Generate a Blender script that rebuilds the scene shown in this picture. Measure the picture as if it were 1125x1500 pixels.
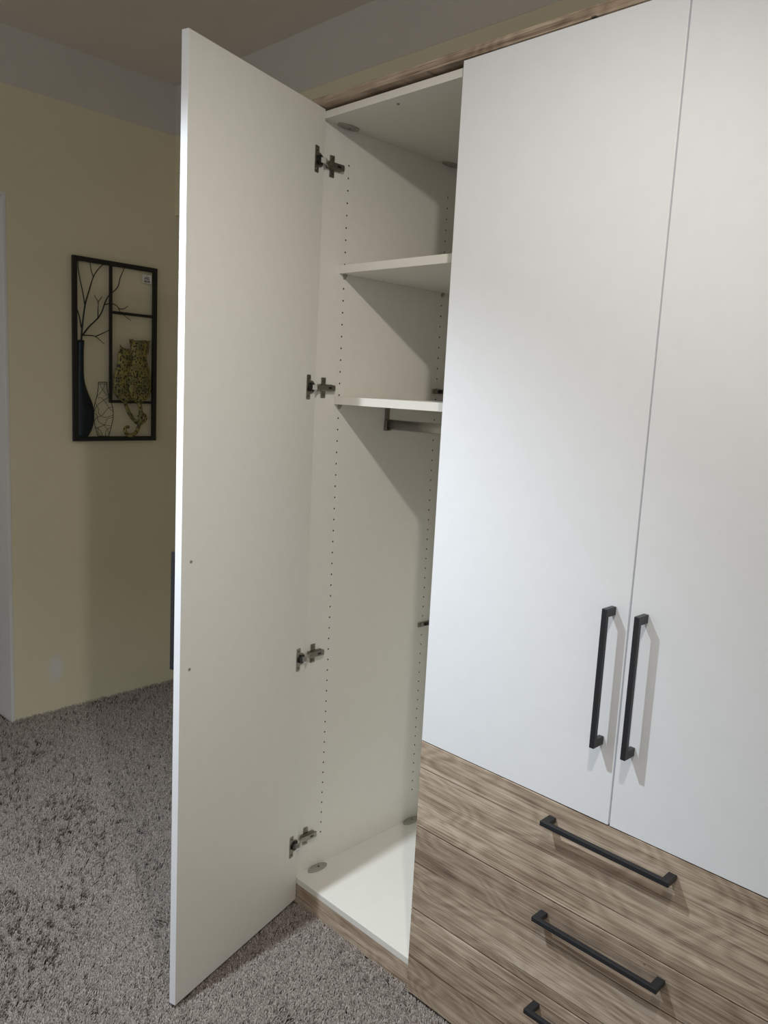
import bpy, bmesh, math, random
import numpy as np
from mathutils import Matrix, Vector

for o in list(bpy.data.objects):
    bpy.data.objects.remove(o)
scene = bpy.context.scene
col = scene.collection

# ------------------------------------------------------------------ camera
Z0 = 0.02                                  # fronts hang this far above the carpet backing
FPX = 1170.2
YAW, PITCH, ROLL = 0.7764, -0.1490, 0.0521
CAM = Vector((1.1956, -1.3885, 1.4983 + Z0))
_r = Vector((math.cos(YAW), math.sin(YAW), 0))
_f = Vector((-math.sin(YAW) * math.cos(PITCH), math.cos(YAW) * math.cos(PITCH), math.sin(PITCH)))
_u = _r.cross(_f)
RIGHT = math.cos(ROLL) * _r + math.sin(ROLL) * _u
UP = -math.sin(ROLL) * _r + math.cos(ROLL) * _u
cam_data = bpy.data.cameras.new('camera')
cam = bpy.data.objects.new('camera', cam_data)
col.objects.link(cam)
m = Matrix((RIGHT, UP, -_f)).transposed().to_4x4()
m.translation = CAM
cam.matrix_world = m
cam_data.sensor_fit = 'VERTICAL'
cam_data.sensor_height = 36.0
cam_data.lens = FPX / 1500 * 36.0
cam_data.clip_start = 0.02
scene.camera = cam

# ------------------------------------------------------------------ world, lights, exposure
world = bpy.data.worlds.new('world')
scene.world = world
world.use_nodes = True
bg = world.node_tree.nodes['Background']
bg.inputs['Color'].default_value = (1.0, 0.985, 0.96, 1)
scene.view_settings.view_transform = 'Standard'
scene.view_settings.look = 'None'
scene.view_settings.gamma = 1.0
scene.view_settings.exposure = 0.0
scene.view_settings.use_curve_mapping = False


def spot(name, loc, target, power, color, size_deg, blend, radius):
    l = bpy.data.lights.new(name, 'SPOT')
    l.energy = power
    l.color = color
    l.spot_size = math.radians(size_deg)
    l.spot_blend = blend
    l.shadow_soft_size = radius
    o = bpy.data.objects.new(name, l)
    col.objects.link(o)
    o.location = loc
    o.rotation_euler = (Vector(target) - Vector(loc)).to_track_quat('-Z', 'Y').to_euler()
    return o


PW, P1, P2, P3 = 0.54, 172, 45, 6
bg.inputs['Strength'].default_value = PW
# two ceiling spots in front of the wardrobe, placed from the shadows of shelves, door edge and handles
spot('cool_ceiling_spot', (-0.29, -1.19, 2.50), (-0.36, -0.36, 0.0), P1, (0.82, 0.915, 1.0), 88, 1.0, 0.02)
spot('warm_ceiling_spot', (0.92, -0.92, 2.44), (-0.22, 0.10, 0.90), P2, (1.0, 0.95, 0.86), 100, 1.0, 0.025)
# added fill spot, an invented lamp that brightens the left wall and carpet
spot('added_fill_spot', (-1.35, -2.1, 2.75), (-1.35, -1.7, 0.0), P3, (1.0, 0.95, 0.86), 140, 1.0, 0.03)

# ------------------------------------------------------------------ helpers
WM = {}


def tag(o, label=None, cat=None, group=None, kind=None):
    if label: o['label'] = label
    if cat: o['category'] = cat
    if group: o['group'] = group
    if kind: o['kind'] = kind
    return o


def place(o, M, parent):
    WM[o.name] = M.copy()
    col.objects.link(o)
    if parent is not None:
        o.parent = parent
        o.matrix_parent_inverse = Matrix.Identity(4)
        o.matrix_basis = WM[parent.name].inverted() @ M
    else:
        o.matrix_basis = M
    return o


def empty(name, loc):
    o = bpy.data.objects.new(name, None)
    o.empty_display_size = 0.1
    return place(o, Matrix.Translation(loc), None)


def mesh_from_bm(name, bm, mats, smooth=False):
    bmesh.ops.recalc_face_normals(bm, faces=bm.faces)
    me = bpy.data.meshes.new(name)
    bm.to_mesh(me)
    bm.free()
    for mt in (mats if isinstance(mats, (list, tuple)) else [mats]):
        me.materials.append(mt)
    if smooth:
        for p in me.polygons: p.use_smooth = True
    return me


def obj(name, bm, mats, parent=None, M=None, smooth=False):
    """bm holds WORLD coordinates; M = world matrix of the object (default: its own base centre)."""
    if M is None:
        vs = [v.co for v in bm.verts]
        c = Vector(((min(v.x for v in vs) + max(v.x for v in vs)) / 2,
                    (min(v.y for v in vs) + max(v.y for v in vs)) / 2, min(v.z for v in vs)))
        M = Matrix.Translation(c)
    bmesh.ops.transform(bm, matrix=M.inverted(), verts=bm.verts)
    o = bpy.data.objects.new(name, mesh_from_bm(name, bm, mats, smooth))
    return place(o, M, parent)


def inst(name, me, M, parent):
    return place(bpy.data.objects.new(name, me), M, parent)


def box(bm, x0, x1, y0, y1, z0, z1, bev=0.0, mat=0, M=None):
    vs = [bm.verts.new((x, y, z)) for x in (x0, x1) for y in (y0, y1) for z in (z0, z1)]
    fs = []
    for q in ((0, 1, 3, 2), (4, 6, 7, 5), (0, 4, 5, 1), (2, 3, 7, 6), (0, 2, 6, 4), (1, 5, 7, 3)):
        f = bm.faces.new([vs[i] for i in q]); f.material_index = mat; fs.append(f)
    if M is not None: bmesh.ops.transform(bm, matrix=M, verts=vs)
    if bev:
        es = list({e for f in fs for e in f.edges})
        bmesh.ops.bevel(bm, geom=es, offset=bev, segments=2, affect='EDGES', profile=0.5, material=mat)
    return bm


def B(*a, **k):
    return box(bmesh.new(), *a, **k)


def prism(bm, pts, axis_fn, d0, d1, mat=0):
    """extrude 2-D outline pts through depth d0..d1; axis_fn(u, v, d) -> world point"""
    a = [bm.verts.new(axis_fn(u, v, d0)) for u, v in pts]
    b = [bm.verts.new(axis_fn(u, v, d1)) for u, v in pts]
    n = len(pts)
    fs = [bm.faces.new(a), bm.faces.new(b[::-1])]
    for i in range(n):
        fs.append(bm.faces.new((a[i], b[i], b[(i + 1) % n], a[(i + 1) % n])))
    for f in fs: f.material_index = mat
    return bm


def cyl(bm, p0, p1, r0, r1=None, n=12, mat=0):
    r1 = r0 if r1 is None else r1
    p0, p1 = Vector(p0), Vector(p1)
    d = (p1 - p0).normalized()
    a = d.orthogonal().normalized(); b = d.cross(a)
    A = [bm.verts.new(p0 + r0 * (math.cos(t) * a + math.sin(t) * b)) for t in [2 * math.pi * i / n for i in range(n)]]
    C = [bm.verts.new(p1 + r1 * (math.cos(t) * a + math.sin(t) * b)) for t in [2 * math.pi * i / n for i in range(n)]]
    fs = [bm.faces.new(A[::-1]), bm.faces.new(C)]
    for i in range(n):
        fs.append(bm.faces.new((A[i], A[(i + 1) % n], C[(i + 1) % n], C[i])))
    for f in fs: f.material_index = mat


def tube(bm, pts, radii, n=8, mat=0):
    pts = [Vector(p) for p in pts]
    if not isinstance(radii, (list, tuple)): radii = [radii] * len(pts)
    rings = []
    ref = None
    for i, p in enumerate(pts):
        t = (pts[min(i + 1, len(pts) - 1)] - pts[max(i - 1, 0)]).normalized()
        if ref is None: ref = t.orthogonal().normalized()
        ref = (ref - t * ref.dot(t)).normalized()
        b = t.cross(ref)
        rings.append([bm.verts.new(p + radii[i] * (math.cos(a) * ref + math.sin(a) * b))
                      for a in [2 * math.pi * k / n for k in range(n)]])
    for r, s in zip(rings, rings[1:]):
        for k in range(n):
            f = bm.faces.new((r[k], r[(k + 1) % n], s[(k + 1) % n], s[k])); f.material_index = mat; f.smooth = True
    for r in (rings[0][::-1], rings[-1]):
        f = bm.faces.new(r); f.material_index = mat


def smooth_path(pts, sub=5):
    """Catmull-Rom through points"""
    P = [Vector(p) for p in pts]
    if len(P) < 3: return P
    out = []
    Q = [2 * P[0] - P[1]] + P + [2 * P[-1] - P[-2]]
    for i in range(1, len(Q) - 2):
        for k in range(sub):
            t = k / sub
            out.append(0.5 * ((2 * Q[i]) + (Q[i + 1] - Q[i - 1]) * t + (2 * Q[i - 1] - 5 * Q[i] + 4 * Q[i + 1] - Q[i + 2]) * t * t
                              + (3 * Q[i] - Q[i - 1] - 3 * Q[i + 1] + Q[i + 2]) * t ** 3))
    out.append(P[-1])
    return out


# ------------------------------------------------------------------ materials
class NT:
    def __init__(self, name):
        self.mat = bpy.data.materials.new(name)
        self.mat.use_nodes = True
        self.t = self.mat.node_tree
        self.p = self.t.nodes['Principled BSDF']

    def n(self, typ, **kw):
        nd = self.t.nodes.new(typ)
        for k, v in kw.items():
            if k in nd.inputs: nd.inputs[k].default_value = v
            else: setattr(nd, k, v)
        return nd

    def l(self, a, b):
        self.t.links.new(a, b)

    def math(self, op, a, b=None):
        nd = self.t.nodes.new('ShaderNodeMath'); nd.operation = op
        for i, x in enumerate((a, b)):
            if x is None: continue
            if hasattr(x, 'is_output'): self.l(x, nd.inputs[i])
            else: nd.inputs[i].default_value = x
        return nd.outputs[0]

    def mix(self, fac, a, b, typ='MIX'):
        nd = self.t.nodes.new('ShaderNodeMix'); nd.data_type = 'RGBA'; nd.blend_type = typ
        for s, x in ((0, fac), (6, a), (7, b)):
            if hasattr(x, 'is_output'): self.l(x, nd.inputs[s])
            else: nd.inputs[s].default_value = x
        return nd.outputs[2]

    def ramp(self, fac, stops):
        nd = self.t.nodes.new('ShaderNodeValToRGB')
        el = nd.color_ramp.elements
        while len(el) < len(stops): el.new(0.5)
        for e, (p, c) in zip(el, stops):
            e.position = p; e.color = c if len(c) == 4 else (*c, 1)
        self.l(fac, nd.inputs[0])
        return nd.outputs[0]

    def noise(self, vec, scale, detail=3, rough=0.5, dist=0.0):
        nd = self.n('ShaderNodeTexNoise', Scale=scale, Detail=detail, Roughness=rough, Distortion=dist)
        if vec is not None: self.l(vec, nd.inputs['Vector'])
        return nd.outputs['Fac']

    def coord(self, scale=(1, 1, 1), loc=(0, 0, 0), rnd=False):
        tc = self.n('ShaderNodeTexCoord'); mp = self.n('ShaderNodeMapping', Scale=scale, Location=loc)
        self.l(tc.outputs['Object'], mp.inputs[0])
        return mp.outputs[0]

    def bump(self, h, strength, dist=0.001):
        b = self.n('ShaderNodeBump', Strength=strength, Distance=dist)
        self.l(h, b.inputs['Height']); self.l(b.outputs[0], self.p.inputs['Normal'])


def srgb(r, g, b):
    f = lambda c: (c / 255 / 12.92) if c / 255 <= .04045 else ((c / 255 + .055) / 1.055) ** 2.4
    return (f(r), f(g), f(b), 1)


def plain(name, c, rough=0.5, metal=0.0, noise=0.04, nscale=30, spec=0.5, bump=0.0, bscale=300):
    t = NT(name)
    v = t.coord()
    f = t.noise(v, nscale, 3)
    d = tuple(x * (1 - noise) for x in c[:3]); e = tuple(min(1, x * (1 + noise)) for x in c[:3])
    t.l(t.ramp(f, [(0.3, d), (0.7, e)]), t.p.inputs['Base Color'])
    t.p.inputs['Roughness'].default_value = rough
    t.p.inputs['Metallic'].default_value = metal
    t.p.inputs['Specular IOR Level'].default_value = spec
    if bump: t.bump(t.noise(v, bscale, 2), bump)
    return t.mat


M_WHITE = plain('white_melamine', srgb(232, 234, 237), 0.42, noise=0.01, spec=0.4, bump=0.03, bscale=900)
M_EDGE = plain('white_edge_band', srgb(240, 242, 246), 0.6, noise=0.01)
M_INNER = plain('cream_carcass_melamine', srgb(231, 228, 220), 0.45, noise=0.012, spec=0.4, bump=0.03, bscale=900)
M_HOLE = plain('raw_chipboard', srgb(96, 78, 58), 0.9, noise=0.2, nscale=400)
M_BLACK = plain('anthracite_powder_coat', srgb(38, 39, 43), 0.42, noise=0.05, spec=0.5, bump=0.06, bscale=1500)
M_NICKEL = plain('nickel_plated_steel', srgb(192, 189, 183), 0.32, metal=1.0, noise=0.05)
M_DARKNICKEL = plain('dark_nickel_steel', srgb(142, 137, 128), 0.33, metal=1.0, noise=0.08)
M_BRIGHT = plain('bright_chrome', srgb(225, 225, 225), 0.12, metal=1.0, noise=0.01)
M_HINGEBLACK = plain('black_hinge_cup', srgb(16, 16, 16), 0.4)
M_CAP = plain('grey_fitting_plastic', srgb(158, 155, 146), 0.4, noise=0.08, nscale=120)
M_CEIL = plain('grey_beige_ceiling_paint', srgb(226, 220, 211), 0.9, noise=0.02, nscale=4, spec=0.2, bump=0.1, bscale=250)
M_BAND = plain('ceiling_paint_shaded_band', srgb(212, 207, 200), 0.9, noise=0.02, nscale=4, spec=0.2, bump=0.1, bscale=250)  # ceiling paint with shade put into its colour, to dim the upper bands
M_JAMB = plain('white_gloss_jamb_paint', srgb(226, 226, 226), 0.4, noise=0.01)
M_ARTBLACK = plain('black_painted_iron', srgb(24, 23, 24), 0.55, noise=0.15, nscale=60)
M_TAG = plain('white_price_card', srgb(225, 225, 222), 0.6, noise=0.01)
M_INK = plain('black_print_ink', srgb(40, 40, 40), 0.7)


def wall_mat():
    t = NT('cream_yellow_wall_paint')
    v = t.coord()
    f = t.noise(v, 2.2, 4)
    base = t.ramp(f, [(0.3, srgb(224, 216, 188)), (0.7, srgb(230, 222, 195))])
    # filler patch near the skirting line
    dm = t.n('ShaderNodeVectorMath', operation='DISTANCE'); mp = t.n('ShaderNodeMapping', Location=(2.262, -0.065, -0.115), Scale=(1, 1, 0.55))
    t.l(v, mp.inputs[0]); t.l(mp.outputs[0], dm.inputs[0])
    dd = t.math('ADD', dm.outputs['Value'], t.math('MULTIPLY', t.math('SUBTRACT', t.noise(v, 45, 2), 0.5), 0.02))
    pf = t.ramp(dd, [(0.018, (1, 1, 1)), (0.045, (0, 0, 0))])
    base = t.mix(t.math('MULTIPLY', pf, 0.8), base, srgb(226, 226, 224))
    t.l(base, t.p.inputs['Base Color'])
    t.p.inputs['Roughness'].default_value = 0.85
    t.p.inputs['Specular IOR Level'].default_value = 0.2
    t.bump(t.noise(v, 220, 3), 0.12)
    return t.mat


M_WALL = wall_mat()


def oak_mat(name, seed, planks=True):
    t = NT(name)
    v = t.coord(loc=(seed * 3.1, 0, seed * 1.7))
    sep = t.n('ShaderNodeSeparateXYZ'); t.l(v, sep.inputs[0])
    X, Z = sep.outputs[0], sep.outputs[2]
    # printed boards: wavy board borders run along x
    wob = t.n('ShaderNodeTexNoise', Scale=1.0, Detail=2); wv = t.n('ShaderNodeMapping', Scale=(1.6, 1, 3))
    t.l(v, wv.inputs[0]); t.l(wv.outputs[0], wob.inputs['Vector'])
    zz = t.math('ADD', t.math('MULTIPLY', Z, 9.5), t.math('MULTIPLY', wob.outputs['Fac'], 0.16))
    board = t.math('FLOOR', zz)
    frac = t.math('FRACT', zz)
    wn = t.n('ShaderNodeTexWhiteNoise', noise_dimensions='1D'); t.l(board, wn.inputs['W'])
    # each board gets its own piece of grain
    off = t.n('ShaderNodeCombineXYZ'); t.l(t.math('MULTIPLY', wn.outputs['Value'], 37.0), off.inputs[0]); t.l(t.math('MULTIPLY', wn.outputs['Value'], 11.0), off.inputs[2])
    add = t.n('ShaderNodeVectorMath', operation='ADD'); t.l(v, add.inputs[0]); t.l(off.outputs[0], add.inputs[1])
    g = add.outputs[0]

    def mapped(s):
        mp = t.n('ShaderNodeMapping', Scale=s); t.l(g, mp.inputs[0]); return mp.outputs[0]
    warp = t.noise(mapped((2.2, 1, 5)), 1.0, 2, 0.5)
    # cathedral rings
    rings = t.math('FRACT', t.math('MULTIPLY', warp, 22.0))
    ringl = t.math('ABSOLUTE', t.math('SUBTRACT', rings, 0.5))
    fine = t.noise(mapped((5, 1, 330)), 1.0, 4, 0.7, 0.15)
    mid = t.noise(mapped((1.6, 1, 58)), 1.0, 4, 0.65, 0.5)
    big = t.noise(mapped((1.3, 1, 7)), 1.0, 3, 0.55, 0.4)
    pores = t.noise(mapped((22, 1, 620)), 1.0, 2, 0.6)
    val = t.math('ADD', t.math('MULTIPLY', mid, 0.42), t.math('MULTIPLY', fine, 0.50))
    val = t.math('ADD', val, t.math('MULTIPLY', big, 0.30))
    val = t.math('ADD', val, t.math('MULTIPLY', ringl, 0.11))
    c = t.ramp(val, [(0.46, srgb(82, 67, 55)), (0.56, srgb(136, 118, 101)), (0.64, srgb(168, 150, 131)), (0.76, srgb(204, 188, 169))])
    tone = t.math('ADD', t.math('MULTIPLY', wn.outputs['Value'], 0.30), 0.86)
    tc = t.n('ShaderNodeCombineColor'); [t.l(tone, tc.inputs[i]) for i in range(3)]
    c = t.mix(1.0, c, tc.outputs[0], 'MULTIPLY')
    pm = t.ramp(pores, [(0.62, (0, 0, 0)), (0.72, (1, 1, 1))])
    c = t.mix(t.math('MULTIPLY', pm, 0.45), c, srgb(66, 50, 38))
    if planks:
        line = t.math('LESS_THAN', t.math('ABSOLUTE', t.math('SUBTRACT', frac, 0.02)), 0.011)
        broken = t.ramp(t.noise(mapped((3, 1, 3)), 1.0, 2), [(0.40, (0, 0, 0)), (0.52, (1, 1, 1))])
        c = t.mix(t.math('MULTIPLY', t.math('MULTIPLY', line, broken), 0.75), c, srgb(52, 38, 28))
    # a few knots
    vo = t.n('ShaderNodeTexVoronoi', Scale=1.0); t.l(mapped((5, 1, 14)), vo.inputs['Vector'])
    kn = t.math('LESS_THAN', vo.outputs['Distance'], 0.035)
    c = t.mix(t.math('MULTIPLY', kn, 0.8), c, srgb(45, 33, 25))
    t.l(c, t.p.inputs['Base Color'])
    t.p.inputs['Roughness'].default_value = 0.55
    t.p.inputs['Specular IOR Level'].default_value = 0.35
    t.bump(t.math('SUBTRACT', fine, t.math('MULTIPLY', pm, 0.6)), 0.25, 0.0006)
    return t.mat


OAK = [oak_mat('weathered_oak_decor_%s' % k, i * 2.37 + 0.4) for i, k in enumerate(('upper', 'middle', 'lower'))]
M_OAKTRIM = oak_mat('weathered_oak_trim', 5.3, False)


def carpet_mats():
    t = NT('grey_brown_carpet_backing')
    v = t.coord()
    t.l(t.ramp(t.noise(v, 180, 3), [(0.3, srgb(52, 46, 42)), (0.7, srgb(84, 76, 70))]), t.p.inputs['Base Color'])
    t.p.inputs['Roughness'].default_value = 1.0; t.p.inputs['Specular IOR Level'].default_value = 0.05
    t.bump(t.noise(v, 160, 3), 1.0, 0.006)
    a = t.mat
    t = NT('grey_brown_carpet_yarn')
    v = t.coord()
    f = t.noise(v, 230, 2, 0.6)
    t.l(t.ramp(f, [(0.3, srgb(116, 107, 101)), (0.5, srgb(156, 146, 139)), (0.7, srgb(196, 186, 178))]), t.p.inputs['Base Color'])
    t.p.inputs['Roughness'].default_value = 0.85; t.p.inputs['Specular IOR Level'].default_value = 0.12
    return a, t.mat


M_BACKING, M_YARN = carpet_mats()

# ------------------------------------------------------------------ the setting
WA = Vector((-2.2558, -0.1182, 0))                     # corner of left wall at the doorway
WD = Vector((-0.0381, 0.99927, 0)); WN = Vector((0.99927, 0.0381, 0))
CEIL, WTOP, BEAMY, BEAMZ, JT = 2.85, 2.635, 0.655, 2.282, 2.2265


def wpt(u, v, w): return WA + WD * u + WN * w + Vector((0, 0, v))


WMAT = Matrix((WD, WN, Vector((0, 0, 1)))).transposed().to_4x4(); WMAT.translation = WA


def struct(name, bm, mat, parent=None):
    o = obj(name, bm, mat, parent, Matrix.Identity(4))
    if parent is None: o['kind'] = 'structure'
    return o


floor = struct('floor', B(-4.2, 3.0, -3.2, 1.2, -0.05, 0.0), M_BACKING)
floor['label'] = 'grey-brown shaggy carpet floor'
struct('ceiling', B(-4.2, 3.0, -3.2, 1.2, CEIL, CEIL + 0.05), M_CEIL)
bm = bmesh.new()                                        # left wall with a doorway (u -0.95 .. 0)
box(bm, 0, 1.30, -0.22, 0, 0, WTOP, M=WMAT)
box(bm, -0.95, 0, -0.22, 0, JT, WTOP, M=WMAT)
box(bm, -3.2, -0.95, -0.22, 0, 0, WTOP, M=WMAT)
wl = struct('wall_left', bm, M_WALL)
struct('trim_1', B(-3.2, 0.80, -0.22, 0.0015, WTOP, CEIL, M=WMAT), M_BAND)['label'] = 'grey upper band above cream wall'
bm = bmesh.new()                                        # doorway lining
box(bm, -0.014, -0.0003, -0.23, 0.001, 0, JT - 0.0003, bev=0.001, M=WMAT)
box(bm, -0.9497, -0.936, -0.23, 0.001, 0, JT - 0.0003, bev=0.001, M=WMAT)
box(bm, -0.936, -0.014, -0.23, 0.001, JT - 0.014, JT - 0.0003, bev=0.001, M=WMAT)
struct('trim_2', bm, M_JAMB)['label'] = 'white painted doorway lining'
struct('wall_corridor', B(-4.2, -4.1, -3.2, 1.2, 0, CEIL), M_WALL)
struct('wall_back', B(-4.1, 3.0, 0.95, 1.05, 0, CEIL), M_WALL)
struct('wall_back_beam', B(-2.33, 3.0, BEAMY, 0.95, BEAMZ, WTOP), M_WALL)['label'] = 'cream boxed beam above the wardrobe'
struct('trim_3', B(-2.31, 3.0, BEAMY - 0.0015, 0.95, WTOP, CEIL), M_BAND)['label'] = 'grey band above the boxed beam'

# ------------------------------------------------------------------ wardrobe
W = 0.5004
ZT, ZDB, ZB, Z1, Z2 = 2.2045 + Z0, 0.671 + Z0, Z0, 0.4504 + Z0, 0.230 + Z0
XL, YF, YBK = -0.4828, 0.0200, 0.590                   # inner face of side, carcase front and back
ZTP, ZBP = 2.1826 + Z0, 0.0672 + Z0
T = 0.018
XR = 2 * W
ward = empty('wardrobe', (0.25, 0.30, 0))
tag(ward, 'tall wardrobe with white doors, oak drawers and one door standing open', 'wardrobe')

# side panel with real line-bored holes on its inner face
HP = 0.0320
ROWS = (0.1176, 0.5256)
HTOP = 2.0911 + Z0
NH = 61
HZ = [HTOP - HP * i for i in range(NH)]


def side_panel():
    bm = bmesh.new()
    x0, x1 = -W, XL
    z0, z1 = Z0 - 0.012, ZTP + T
    y0, y1 = YF, YBK
    V = lambda x, y, z: bm.verts.new((x, y, z))
    a = [V(x0, y0, z0), V(x0, y1, z0), V(x0, y1, z1), V(x0, y0, z1)]
    b = [V(x1, y0, z0), V(x1, y1, z0), V(x1, y1, z1), V(x1, y0, z1)]
    bm.faces.new(a)
    for i in range(4): bm.faces.new((a[i], a[(i + 1) % 4], b[(i + 1) % 4], b[i]))
    hw, r = 0.006, 0.0026
    zt, zb = HZ[0] + HP / 2, HZ[-1] - HP / 2

    def quad(ya, yb, za, zb_):
        bm.faces.new((V(x1, ya, za), V(x1, yb, za), V(x1, yb, zb_), V(x1, ya, zb_)))
    ys = [y0, ROWS[0] - hw, ROWS[0] + hw, ROWS[1] - hw, ROWS[1] + hw, y1]
    quad(y0, y1, z0, zb); quad(y0, y1, zt, z1)
    for i in (0, 2, 4): quad(ys[i], ys[i + 1], zb, zt)
    for yc in ROWS:
        for zc in HZ:
            h = HP / 2
            sq = [V(x1, yc + dy * hw, zc + dz * h) for dy, dz in ((1, 0), (1, 1), (0, 1), (-1, 1), (-1, 0), (-1, -1), (0, -1), (1, -1))]
            oc = [V(x1, yc + r * math.cos(k * math.pi / 4), zc + r * math.sin(k * math.pi / 4)) for k in range(8)]
            ob = [V(x1 - 0.010, yc + r * math.cos(k * math.pi / 4), zc + r * math.sin(k * math.pi / 4)) for k in range(8)]
            for k in range(8):
                j = (k + 1) % 8
                bm.faces.new((sq[k], sq[j], oc[j], oc[k]))
                f = bm.faces.new((oc[k], oc[j], ob[j], ob[k])); f.material_index = 1
            f = bm.faces.new(ob); f.material_index = 1
    return bm


bm = side_panel()
M = Matrix.Translation((XL, YF, ZB))
# normals of the loose inner faces are set explicitly towards the compartment
side = obj('side_panel', bm, [M_INNER, M_HOLE], ward, M)
divider = obj('divider_panel', B(-0.009, 0.009, YF, YBK, ZBP - 0.0, ZTP, bev=0.0006), M_INNER, ward)
obj('side_panel', B(XR - T, XR, YF, YBK, Z0 - 0.012, ZTP + T, bev=0.0006), M_INNER, ward)
obj('back_panel', B(XL, XR - T, YBK - 0.008, YBK, ZBP, ZTP), M_INNER, ward)
top = obj('top_panel', B(XL, XR - T, YF, YBK, ZTP, ZTP + T, bev=0.0006), M_INNER, ward)
bottom = obj('bottom_panel', B(XL, XR - T, YF, YBK, ZBP - T, ZBP, bev=0.0006), M_INNER, ward)
obj('plinth', B(XL, XR - T, YF + 0.001, YF + 0.019, 0.004, ZBP - T - 0.0003, bev=0.0006), M_OAKTRIM, ward)
obj('cornice', B(-W - 0.004, XR + 0.004, 0.0, YBK, ZT + 0.003, ZT + 0.024, bev=0.001), M_OAKTRIM, ward,
    Matrix.Translation((-W, 0, ZT + 0.02)))

# oval corner fittings
def fitting_mesh(flip):
    bm = bmesh.new()
    n = 28
    s = -1 if flip else 1
    rings = []
    for k, (sc, h) in enumerate(((1, 0.0), (1, 0.0025), (0.93, 0.0042), (0.55, 0.0046), (0.20, 0.0046))):
        rings.append([bm.verts.new((0.0150 * sc * math.cos(t), 0.036 * sc * math.sin(t), s * h)) for t in [2 * math.pi * i / n for i in range(n)]])
    for r, q in zip(rings, rings[1:]):
        for i in range(n):
            f = bm.faces.new((r[i], r[(i + 1) % n], q[(i + 1) % n], q[i])); f.smooth = True
    bm.faces.new(rings[-1])
    cyl(bm, (0, 0.004, s * 0.0044), (0, 0.004, s * 0.0052), 0.0034, n=12, mat=1)
    box(bm, -0.0028, 0.0028, 0.0035, 0.0045, min(s * 0.005, s * 0.0056), max(s * 0.005, s * 0.0056), mat=2)
    box(bm, -0.0005, 0.0005, 0.0012, 0.0068, min(s * 0.005, s * 0.0056), max(s * 0.005, s * 0.0056), mat=2)
    return mesh_from_bm('corner_fitting', bm, [M_CAP, M_DARKNICKEL, M_HINGEBLACK])


fu, fd = fitting_mesh(False), fitting_mesh(True)
for y in (0.098, 0.514):
    inst('corner_fitting', fu, Matrix.Translation((XL + 0.0152, y, ZBP)), bottom)
    inst('corner_fitting', fd, Matrix.Translation((XL + 0.0152, y, ZTP)), top)
bm = bmesh.new(); cyl(bm, (-0.246, 0.055, ZTP - 0.002), (-0.246, 0.055, ZTP + 0.001), 0.0035, n=12)
obj('screw', bm, M_DARKNICKEL, top)

# shelves with their pins
for zs in (1.8307 + Z0, 1.4791 + Z0):
    sh = obj('shelf', B(XL + 0.001, -0.0095, 0.0998, YBK - 0.010, zs - 0.0215, zs, bev=0.0007), M_INNER, ward)
    for y in (0.118, 0.5256):
        bm = bmesh.new()
        cyl(bm, (XL - 0.004, y, zs - 0.0265), (XL + 0.010, y, zs - 0.0265), 0.0025, n=8)
        prism(bm, [(0, 0), (0.008, 0), (0.006, -0.006), (0.0012, -0.013), (0, -0.013)], lambda u, v, d, y=y, zs=zs: Vector((XL + 0.0003 + u, y + d, zs - 0.0217 + v)), -0.004, 0.004)
        obj('shelf_pin', bm, M_CAP, sh)

# clothes rail under the lower shelf
ZR = 1.404 + Z0
rail = None
bm = bmesh.new()
n = 20
prism(bm, [(0.0075 * math.cos(2 * math.pi * i / n), 0.015 * math.sin(2 * math.pi * i / n)) for i in range(n)],
      lambda u, v, d: Vector((d, 0.311 + u, ZR + v)), XL + 0.004, -0.012)
for f in bm.faces: f.smooth = len(f.verts) == 4
rail = obj('clothes_rail', bm, M_NICKEL, ward)
for x, s in ((XL, 1), (-0.009, -1)):
    bm = bmesh.new()
    xs = sorted((x, x + s * 0.004))
    box(bm, xs[0], xs[1], 0.302, 0.320, ZR - 0.018, 1.4566 + Z0, bev=0.001)
    xs = sorted((x, x + s * 0.012))
    box(bm, xs[0], xs[1], 0.3010, 0.3034, ZR - 0.018, ZR + 0.012, bev=0.0006)
    box(bm, xs[0], xs[1], 0.3186, 0.3210, ZR - 0.018, ZR + 0.012, bev=0.0006)
    box(bm, xs[0], xs[1], 0.3010, 0.3210, ZR - 0.0185, ZR - 0.0160, bev=0.0006)
    cyl(bm, (x + s * 0.003, 0.311, ZR + 0.036), (x + s * 0.0058, 0.311, ZR + 0.036), 0.0036, n=10)
    obj('rail_bracket', bm, M_DARKNICKEL, rail)

# U-shaped bar handle, modelled along local x, sticking out towards -y from y=0
def handle_mesh():
    L, D, tb, pl, wd = 0.280, 0.037, 0.0105, 0.0165, 0.0105
    h = L / 2
    pts = [(-h, 0), (-h, -D), (h, -D), (h, 0), (h - pl, 0), (h - pl, -D + tb), (-h + pl, -D + tb), (-h + pl, 0)]
    bm = bmesh.new()
    prism(bm, pts, lambda u, v, d: Vector((u, v, d)), -wd / 2, wd / 2)
    bmesh.ops.recalc_face_normals(bm, faces=bm.faces)
    bmesh.ops.bevel(bm, geom=[e for e in bm.edges if len(e.link_faces) == 2 and e.calc_face_angle(0) > 0.5],
                    offset=0.0009, segments=2, affect='EDGES', profile=0.5)
    return mesh_from_bm('handle', bm, M_BLACK)


HANDLE = handle_mesh()
VERT = Matrix.Rotation(math.pi / 2, 4, 'Y')


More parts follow.
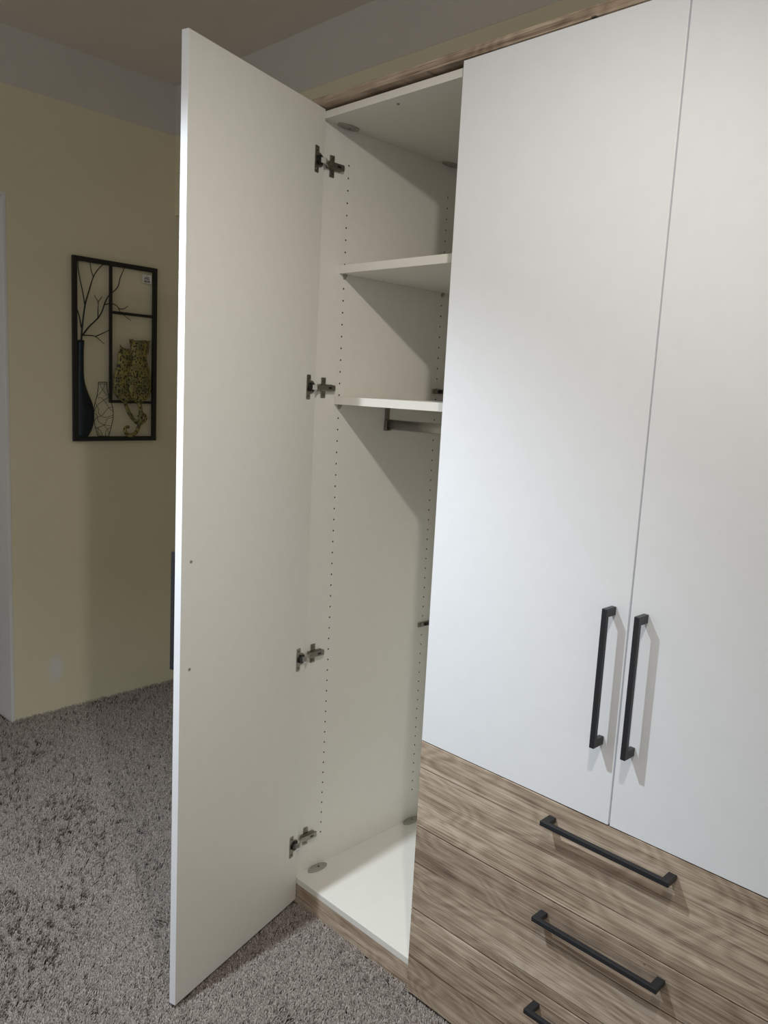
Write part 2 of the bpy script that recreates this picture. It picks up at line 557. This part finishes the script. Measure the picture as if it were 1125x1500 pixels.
def front_door(x0, x1, z0, z1, M, hx, hz, parent=ward):
    """door leaf in a local frame: x along the leaf from the hinge edge, y<0 outside; returns the leaf"""
    bm = B(x0, x1, -0.019, 0, z0, z1, bev=0.0007)
    bmesh.ops.recalc_face_normals(bm, faces=bm.faces)
    bm.normal_update()
    for f in bm.faces:
        f.material_index = 1 if abs(f.normal.y) < 0.5 else (2 if f.normal.y > 0 else 0)
    bmesh.ops.transform(bm, matrix=M, verts=bm.verts)
    leaf = obj('door', bm, [M_WHITE, M_EDGE, M_INNER], parent, M)
    inst('handle', HANDLE, M @ Matrix.Translation((hx, -0.0192, hz)) @ VERT, leaf)
    return leaf


HDZ = 0.973 + Z0
d2 = front_door(0.0, W - 0.0018, ZDB + 0.0012, ZT, Matrix.Translation((0, 0.019, 0)), 0.467, HDZ)
d3 = front_door(W + 0.0018, XR, ZDB + 0.0012, ZT, Matrix.Translation((0, 0.019, 0)), 0.5335, HDZ)
d2['label'] = 'closed white door hinged beside the open compartment'
d3['label'] = 'closed white door two along from the open compartment'
TH = 1.3034
HX, HY = -0.4700, 0.0190
MD = Matrix.Translation((HX, HY, 0)) @ Matrix.Rotation(-TH, 4, 'Z')
od = front_door(0.0, W - 0.003, ZB, ZT, MD, 0.4665, HDZ)
od['label'] = 'open white door showing its inner face and hinges'
for hz in (1.0971 + Z0, 0.8435 + Z0):
    bm = bmesh.new()
    cyl(bm, (0.4665, -0.0005, hz), (0.4665, 0.0015, hz), 0.0042, 0.0036, n=14)
    box(bm, 0.4635, 0.4695, 0.0014, 0.0018, hz - 0.0005, hz + 0.0005, mat=1)
    bmesh.ops.transform(bm, matrix=MD, verts=bm.verts)
    obj('handle_screw', bm, [M_NICKEL, M_HINGEBLACK], od)

# hinges: cup flange on the leaf, arm across, cruciform plate on the side panel
def cup_mesh():
    bm = bmesh.new()
    h = 0.0325
    pts = []
    for cx, cz, a0 in ((0.038, h - 0.003, 0), (0.027, h - 0.003, 90), (0.027, -h + 0.003, 180), (0.038, -h + 0.003, 270)):
        for k in range(5):
            a = math.radians(a0 + k * 22.5); pts.append((cx + 0.003 * math.cos(a), cz + 0.003 * math.sin(a)))
    prism(bm, pts, lambda u, v, d: Vector((u, d, v)), 0, 0.0016)
    n = 24
    prism(bm, [(0.0215 + 0.0175 * math.cos(2 * math.pi * i / n), 0.0175 * math.sin(2 * math.pi * i / n)) for i in range(n)],
          lambda u, v, d: Vector((u, d, v)), 0, 0.0022)
    prism(bm, [(0.0225 + 0.0125 * math.cos(2 * math.pi * i / n), 0.0115 * math.sin(2 * math.pi * i / n)) for i in range(n)],
          lambda u, v, d: Vector((u, d, v)), 0.002, 0.0075, mat=1)
    for z in (0.024, -0.024): cyl(bm, (0.032, 0.0014, z), (0.032, 0.0030, z), 0.0036, n=12, mat=0)
    for z in (0.024, -0.024): box(bm, 0.0315, 0.0325, 0.0028, 0.0033, z - 0.0025, z + 0.0025, mat=1)
    return mesh_from_bm('hinge_cup', bm, [M_DARKNICKEL, M_HINGEBLACK])


def plate_mesh():      # local frame: x away from the panel, y into the wardrobe, origin on the 37 mm line
    bm = bmesh.new()
    box(bm, 0, 0.0030, -0.0080, 0.0080, -0.0275, 0.0275, bev=0.0012)            # wings
    box(bm, 0, 0.0090, -0.020, 0.028, -0.0095, 0.0095, bev=0.0010)            # base body
    box(bm, 0.0085, 0.0150, -0.026, 0.033, -0.0080, 0.0080, bev=0.0016)       # arm cover
    box(bm, 0.0148, 0.0154, 0.008, 0.020, -0.0028, 0.0028, mat=1)             # slot
    cyl(bm, (0.0148, -0.012, 0), (0.0158, -0.012, 0), 0.0032, n=12, mat=0)
    for z in (0.0195, -0.0195):
        cyl(bm, (0.0025, 0, z), (0.0048, 0, z), 0.0046, 0.004, n=14)
        box(bm, 0.0046, 0.0051, -0.003, 0.003, z - 0.0006, z + 0.0006, mat=1)
    box(bm, 0.0090, 0.0135, 0.0325, 0.0350, -0.0045, 0.0045, bev=0.0006, mat=2)
    return mesh_from_bm('hinge_mounting_plate', bm, [M_DARKNICKEL, M_HINGEBLACK, M_BRIGHT])


CUP, PLATE = cup_mesh(), plate_mesh()
for z in (2.0755, 1.5010, 0.7470, 0.1815):
    z += Z0
    inst('hinge_cup', CUP, MD @ Matrix.Translation((0, 0, z)), od)
    inst('hinge_mounting_plate', PLATE, Matrix.Translation((XL, YF + 0.037, z)), side)
    bm = bmesh.new()
    p0 = MD @ Vector((0.0215, 0.006, z)); p1 = MD @ Vector((0.012, 0.0135, z)); p2 = Vector((XL + 0.0125, YF + 0.014, z))
    for a, b in ((p0, p1), (p1, p2)):
        d = (b - a); L = d.length; ang = math.atan2(d.y, d.x)
        box(bm, -0.001, L + 0.001, -0.0018, 0.0018, -0.0068, 0.0068, bev=0.0005,
            M=Matrix.Translation(a) @ Matrix.Rotation(ang, 4, 'Z'))
    obj('hinge_arm', bm, M_NICKEL, od)

# small clips at the rear of the side panel
for z in (1.508 + Z0, 0.752 + Z0):
    bm = bmesh.new()
    box(bm, XL, XL + 0.006, 0.505, 0.560, z - 0.0075, z + 0.0075, bev=0.002)
    cyl(bm, (XL + 0.005, 0.516, z), (XL + 0.0085, 0.516, z), 0.0055, n=14)
    box(bm, XL + 0.0055, XL + 0.011, 0.532, 0.545, z - 0.005, z + 0.005, bev=0.0008, mat=1)
    obj('panel_clip', bm, [M_DARKNICKEL, M_HINGEBLACK], side)

# drawers
for i, (za, zb) in enumerate(((Z1, ZDB), (Z2, Z1), (ZB, Z2))):
    fr = obj('drawer_front', B(0.0, XR, 0.0, 0.019, za + 0.0016, zb - 0.0016, bev=0.0007), OAK[i], ward,
             Matrix.Translation((0, 0, za)))
    fr['label'] = ('oak drawer front right under the white doors', 'oak drawer front between two other drawers', 'oak drawer front next to the carpet')[i]
    inst('handle', HANDLE, Matrix.Translation((0.5065, -0.0002, (0.632, 0.4145, 0.197)[i] + Z0)), fr)

# ------------------------------------------------------------------ iron wall art
OFF = 0.018


def art(cx, cy, w=OFF):
    """photo pixel (inside the 5x crop at 90,360) -> wall coordinates (u, v), met by its ray at depth w off the wall"""
    x, y = 90 + cx * 0.2, 360 + cy * 0.2
    d = _f * FPX + RIGHT * (x - 562.5) - UP * (y - 750)
    c = WN.dot(WA) + w
    P = CAM + d * ((c - WN.dot(CAM)) / WN.dot(d))
    return (P - WA).dot(WD), P.z


def aw(u, v, w): return wpt(u, v, w)


uL = (art(72, 62)[0] + art(92, 1428)[0]) / 2; uR = (art(695, 170)[0] + art(693, 1428)[0]) / 2
vT = (art(72, 62)[1] + art(695, 170)[1]) / 2; vB = (art(92, 1428)[1] + art(693, 1428)[1]) / 2
arte = empty('wall_art', wpt((uL + uR) / 2, vB, 0.0))
tag(arte, 'black iron wall art of two cats and vases in a frame', 'wall art')


def abox(bm, u0, u1, v0, v1, w0, w1, bev=0.0008):
    box(bm, u0, u1, w0, w1, v0, v1, bev=bev, M=WMAT)


def abar(name, u0, u1, v0, v1, w0=0.010, w1=0.024):
    bm = bmesh.new(); abox(bm, u0, u1, v0, v1, w0, w1)
    obj(name, bm, M_ARTBLACK, arte)


FW = 0.020
abar('frame_bar', uL, uL + FW, vB, vT); abar('frame_bar', uR - FW, uR, vB, vT)
abar('frame_bar', uL + FW, uR - FW, vT - FW, vT); abar('frame_bar', uL + FW, uR - FW, vB, vB + FW)
um = art(361, 700)[0]; vm = art(361, 1140)[1]; vs = (art(375, 490)[1] + art(660, 518)[1]) / 2
abar('inner_bar', um - 0.0065, um + 0.0065, vm - 0.006, vT - FW, 0.012, 0.022)
abar('inner_bar', um + 0.0065, uR - FW, vs - 0.006, vs + 0.006, 0.012, 0.022)
abar('inner_bar', um + 0.0065, uR - FW, vm - 0.006, vm + 0.006, 0.012, 0.022)


def ap(pts, w=OFF + 0.004):
    return [aw(*art(x, y, w), w) for x, y in pts]


def wire(bm, pts, r0, r1=None, w=OFF + 0.004, sub=5, n=6):
    P = smooth_path(ap(pts, w), sub)
    r1 = r0 if r1 is None else r1
    tube(bm, P, [r0 + (r1 - r0) * i / (len(P) - 1) for i in range(len(P))], n=n)


for pts, r0, r1 in (
        ([(146, 690), (152, 600), (172, 440), (205, 320), (235, 225), (275, 165), (318, 128)], 0.0042, 0.0018),
        ([(172, 440), (158, 350), (135, 240), (122, 160), (122, 100)], 0.0026, 0.0018),
        ([(235, 235), (218, 180), (208, 118)], 0.0022, 0.0016),
        ([(146, 600), (134, 530), (120, 480), (108, 455)], 0.0030, 0.0020),
        ([(150, 660), (200, 595), (262, 535), (295, 485), (318, 420), (348, 365), (410, 305), (430, 235), (462, 160)], 0.0036, 0.0018),
        ([(268, 535), (268, 470), (268, 412), (240, 362)], 0.0024, 0.0015),
        ([(270, 412), (282, 395), (296, 372)], 0.0018, 0.0015),
        ([(318, 430), (370, 424), (410, 445), (436, 490), (508, 548)], 0.0024, 0.0014),
        ([(420, 460), (455, 462), (488, 442)], 0.0020, 0.0014),
        ([(150, 655), (205, 657), (250, 665), (312, 717)], 0.0028, 0.0015),
        ([(250, 664), (300, 642), (350, 618)], 0.0022, 0.0016)):
    bm = bmesh.new(); wire(bm, pts, r0, r1)
    obj('branch', bm, M_ARTBLACK, arte)


def loft_rows(rows, depth, w0, cols=12, power=0.55, mat=0, thick=0.0015):
    """rows: (y, xl, xr) crop pixels -> a domed relief with a back"""
    bm = bmesh.new()
    F, Bk = [], []
    # dense rows by interpolation
    dense = []
    for (ya, la, ra), (yb, lb, rb) in zip(rows, rows[1:]):
        k = max(2, int(abs(yb - ya) / 14))
        for i in range(k):
            t = i / k
            dense.append((ya + (yb - ya) * t, la + (lb - la) * t, ra + (rb - ra) * t))
    dense.append(rows[-1])
    # smooth
    for _ in range(2):
        dense = [dense[0]] + [tuple((dense[i - 1][j] + 2 * dense[i][j] + dense[i + 1][j]) / 4 for j in range(3)) for i in range(1, len(dense) - 1)] + [dense[-1]]
    mx = max(r - l for _, l, r in dense)
    for y, l, r in dense:
        hh = depth * (max(0.05, (r - l) / mx)) ** 0.5
        fr, bk = [], []
        for j in range(cols + 1):
            s = j / cols
            u, v = art(l + (r - l) * s, y, w0)
            e = math.sin(math.pi * s) ** power if 0 < s < 1 else 0
            fr.append(bm.verts.new(aw(u, v, w0 + thick + hh * e)))
            bk.append(bm.verts.new(aw(u, v, w0)))
        F.append(fr); Bk.append(bk)
    for i in range(len(F) - 1):
        for j in range(cols):
            f = bm.faces.new((F[i][j], F[i][j + 1], F[i + 1][j + 1], F[i + 1][j])); f.smooth = True
            bm.faces.new((Bk[i][j + 1], Bk[i][j], Bk[i + 1][j], Bk[i + 1][j + 1]))
        bm.faces.new((Bk[i][0], F[i][0], F[i + 1][0], Bk[i + 1][0]))
        bm.faces.new((F[i][-1], Bk[i][-1], Bk[i + 1][-1], F[i + 1][-1]))
    for i in (0, -1):
        bm.faces.new(F[i] + Bk[i][::-1])
    return bm


def vase_mat():
    t = NT('blue_black_glazed_metal')
    v = t.coord()
    t.l(t.ramp(t.noise(v, 9, 3), [(0.3, srgb(12, 20, 28)), (0.7, srgb(24, 42, 56))]), t.p.inputs['Base Color'])
    t.p.inputs['Roughness'].default_value = 0.45; t.p.inputs['Metallic'].default_value = 0.3
    return t.mat


def cat_mat():
    t = NT('speckled_gold_green_metal')
    v = t.coord()
    base = t.ramp(t.noise(v, 26, 3), [(0.3, srgb(88, 88, 66)), (0.5, srgb(138, 130, 78)), (0.7, srgb(166, 154, 88))])
    mp = t.n('ShaderNodeMapping', Scale=(1, 1, 0.75)); t.l(v, mp.inputs[0])
    vo = t.n('ShaderNodeTexVoronoi', Scale=105.0, Randomness=0.75); t.l(mp.outputs[0], vo.inputs['Vector'])
    spots = t.ramp(vo.outputs['Distance'], [(0.36, (1, 1, 1)), (0.46, (0, 0, 0))])
    c = t.mix(t.math('MULTIPLY', spots, 0.92), base, srgb(26, 28, 24))
    t.l(c, t.p.inputs['Base Color'])
    t.p.inputs['Roughness'].default_value = 0.5; t.p.inputs['Metallic'].default_value = 0.2
    return t.mat


M_VASE, M_CAT = vase_mat(), cat_mat()
rows = [(695, 118, 168), (720, 118, 165), (800, 116, 163), (900, 114, 163), (960, 113, 165), (1010, 112, 172), (1080, 111, 195),
        (1150, 110, 226), (1200, 110, 238), (1260, 110, 240), (1320, 110, 232), (1370, 111, 212), (1402, 112, 188)]
o = obj('solid_vase', loft_rows(rows, 0.014, 0.014, power=0.7), M_VASE, arte); o['label'] = 'dark blue vase relief'
bm = bmesh.new()
wire(bm, [(118, 696), (140, 690), (168, 698)], 0.0022)
obj('vase_rim', bm, M_ARTBLACK, o)

bm = bmesh.new()
LS = [(270, 1000), (270, 1040), (262, 1090), (246, 1150), (238, 1210), (238, 1270), (248, 1330), (270, 1396)]
RS = [(332, 1000), (333, 1040), (345, 1090), (362, 1140), (378, 1200), (378, 1260), (366, 1320), (346, 1396)]
wire(bm, LS, 0.0016); wire(bm, RS, 0.0016)
wire(bm, [(270, 1000), (332, 1000)], 0.0018, sub=1); wire(bm, [(270, 1012), (332, 1012)], 0.0012, sub=1); wire(bm, [(270, 1396), (346, 1396)], 0.0022, sub=1)
for pts in ([(280, 1010), (305, 1060), (352, 1115)], [(320, 1010), (298, 1060), (256, 1110)], [(256, 1110), (300, 1120), (350, 1190), (378, 1215)],
            [(350, 1110), (310, 1130), (262, 1170), (240, 1215)], [(246, 1150), (270, 1190), (275, 1230), (318, 1258), (378, 1240)],
            [(240, 1225), (262, 1245), (270, 1285), (310, 1310), (365, 1320)], [(370, 1180), (335, 1195), (300, 1240), (256, 1260), (240, 1285)],
            [(378, 1255), (335, 1270), (315, 1310), (270, 1330), (252, 1340)], [(250, 1325), (285, 1355), (300, 1392)], [(362, 1330), (330, 1350), (322, 1392)],
            [(270, 1330), (268, 1360), (285, 1394)], [(310, 1310), (340, 1350), (348, 1385)]):
    wire(bm, pts, 0.0010, n=5)
obj('wire_vase', bm, M_ARTBLACK, arte)['label'] = 'open wire vase'


def cat(rows, ears, depth, w0, lab):
    bm = loft_rows(rows, depth, w0, cols=14, power=0.55)
    for e in ears:
        prism(bm, e, lambda u, v, d: aw(*art(u, v, w0 + d), w0 + d), 0.001, 0.007)
    o = obj('cat', bm, [M_CAT], arte); o['label'] = lab
    return o


c1 = cat([(752, 440, 468), (768, 420, 495), (790, 413, 510), (815, 411, 515), (838, 416, 512), (862, 412, 510), (890, 400, 512), (930, 388, 512), (980, 380, 512),
          (1030, 378, 512), (1070, 384, 512), (1105, 398, 508), (1130, 425, 500), (1145, 448, 490)],
         [[(428, 775), (428, 720), (446, 742), (470, 758)], [(470, 760), (498, 752), (500, 785)]], 0.016, 0.022, 'smaller cat leaning on the other')
c2 = cat([(694, 530, 622), (708, 512, 640), (735, 505, 643), (765, 506, 642), (795, 514, 633), (818, 522, 622), (845, 515, 626), (880, 500, 636), (930, 484, 648),
          (980, 474, 655), (1030, 471, 660), (1075, 480, 656), (1110, 500, 640), (1135, 525, 615), (1150, 545, 592)],
         [[(504, 735), (494, 684), (520, 685), (545, 700)], [(610, 698), (650, 696), (642, 730)]], 0.022, 0.026, 'larger upright cat')
bm = bmesh.new(); P = smooth_path(ap([(465, 1140), (480, 1190), (505, 1240), (535, 1280), (565, 1302), (600, 1290), (617, 1262), (605, 1235), (580, 1240), (562, 1252)], 0.03), 5)
tube(bm, P, [0.0095 - 0.0035 * i / (len(P) - 1) for i in range(len(P))], n=10)
obj('tail', bm, M_CAT, c1)
bm = bmesh.new(); P = smooth_path(ap([(568, 1145), (576, 1190), (582, 1240), (572, 1300), (552, 1355), (520, 1386), (486, 1384), (466, 1358), (470, 1332), (494, 1326)], 0.036), 5)
tube(bm, P, [0.0115 - 0.0045 * i / (len(P) - 1) for i in range(len(P))], n=10)
obj('tail', bm, M_CAT, c2)
# price card
ca = [art(*q, 0.02) for q in ((594, 208), (660, 215), (657, 281), (600, 278))]
u0, u1 = ca[0][0], ca[1][0]; v1, v0 = ca[0][1], ca[2][1]
bm = bmesh.new(); abox(bm, u0, u1, v0, v1, 0.019, 0.0198, bev=0.0002)
tg = obj('price_card', bm, M_TAG, arte); tg['label'] = 'white price card with bar code'
bm = bmesh.new()
random.seed(3)
du, dv = u1 - u0, v1 - v0
uu = u0 + 0.18 * du
while uu < u0 + 0.82 * du:
    wv = random.choice((0.0006, 0.001, 0.0016)); abox(bm, uu, uu + wv, v0 + 0.10 * dv, v0 + 0.36 * dv, 0.0198, 0.0200, bev=0); uu += wv + random.choice((0.0007, 0.0012))
for vv, a, b in ((0.46, 0.2, 0.8), (0.56, 0.22, 0.7), (0.68, 0.25, 0.75), (0.86, 0.45, 0.55)):
    abox(bm, u0 + a * du, u0 + b * du, v0 + vv * dv, v0 + (vv + 0.06) * dv, 0.0198, 0.0200, bev=0)
obj('print', bm, M_INK, tg)

# ------------------------------------------------------------------ carpet pile (stuff, child of the floor)
rng = np.random.default_rng(11)


def vnoise(x, y, seed):
    r = np.random.default_rng(seed); G = r.random((64, 64))
    xi = np.floor(x).astype(int); yi = np.floor(y).astype(int); fx = x - xi; fy = y - yi
    fx = fx * fx * (3 - 2 * fx); fy = fy * fy * (3 - 2 * fy)
    g = lambda a, b: G[a % 64, b % 64]
    return (g(xi, yi) * (1 - fx) + g(xi + 1, yi) * fx) * (1 - fy) + (g(xi, yi + 1) * (1 - fx) + g(xi + 1, yi + 1) * fx) * fy


NB = 850000
px = rng.uniform(-2.75, 0.75, NB); py = rng.uniform(-1.35, 0.94, NB)
dist = np.hypot(px - CAM.x, py - CAM.y)
keep = rng.random(NB) < np.clip(1.25 - 0.30 * (dist - 1.0), 0.28, 1.0)
wallx = (px - WA.x) * WN.x + (py - WA.y) * WN.y
al = (px - WA.x) * WD.x + (py - WA.y) * WD.y
keep &= (wallx > 0.004) | ((al > -0.92) & (al < -0.03))
keep &= ~((px > -W - 0.002) & (py > YF - 0.003) & (py < YBK + 0.003))
px, py = px[keep], py[keep]
n = len(px)
# nap direction: large brushed patches + jitter per yarn tuft
big = vnoise(px * 3.2 + 7, py * 3.2 + 3, 1) * 0.65 + vnoise(px * 8 + 1, py * 8 + 9, 2) * 0.35
tuft = vnoise(px * 95, py * 95, 4)
ang = 2.2 + (big - 0.5) * 2.3 + (tuft - 0.5) * 3.0 + rng.normal(0, 0.5, n)
lean = np.clip(0.68 + (big - 0.5) * 0.36 + rng.normal(0, 0.26, n), 0.05, 1.2)
ln_ = rng.uniform(0.010, 0.0165, n) * (0.85 + 0.3 * tuft)
wd = rng.uniform(0.0009, 0.0016, n)
dx, dy = np.cos(ang), np.sin(ang)
sx, sy = -dy, dx
A = np.stack([px, py, np.zeros(n)], 1)
D = np.stack([dx, dy, np.zeros(n)], 1); S = np.stack([sx, sy, np.zeros(n)], 1) * wd[:, None]
U = np.array([0, 0, 1.0])
h1 = ln_ * 0.55
mid = A + D * (np.sin(lean * 0.6) * h1)[:, None] + U * (np.cos(lean * 0.6) * h1)[:, None]
tip = mid + D * (np.sin(lean * 1.25) * h1)[:, None] + U * (np.cos(lean * 1.25) * h1)[:, None]
tip[:, 2] = np.clip(tip[:, 2], 0.002, 0.0175)
V = np.stack([A - S, A + S, mid + S, mid - S, tip + S * 0.7, tip - S * 0.7], 1).reshape(-1, 3)
base = np.arange(n)[:, None] * 6
Q = np.concatenate([base + np.array([0, 1, 2, 3]), base + np.array([3, 2, 4, 5])], 1).reshape(-1)
me = bpy.data.meshes.new('carpet_pile')
me.vertices.add(len(V)); me.vertices.foreach_set('co', V.astype(np.float32).ravel())
me.loops.add(len(Q)); me.loops.foreach_set('vertex_index', Q.astype(np.int32))
me.polygons.add(len(Q) // 4); me.polygons.foreach_set('loop_start', np.arange(0, len(Q), 4, dtype=np.int32))
me.update(calc_edges=True)
me.materials.append(M_YARN)
pile = bpy.data.objects.new('carpet_pile', me)
place(pile, Matrix.Identity(4), floor)
pile['kind'] = 'stuff'
pile['label'] = 'shaggy grey-brown carpet pile'
print('blades', n)
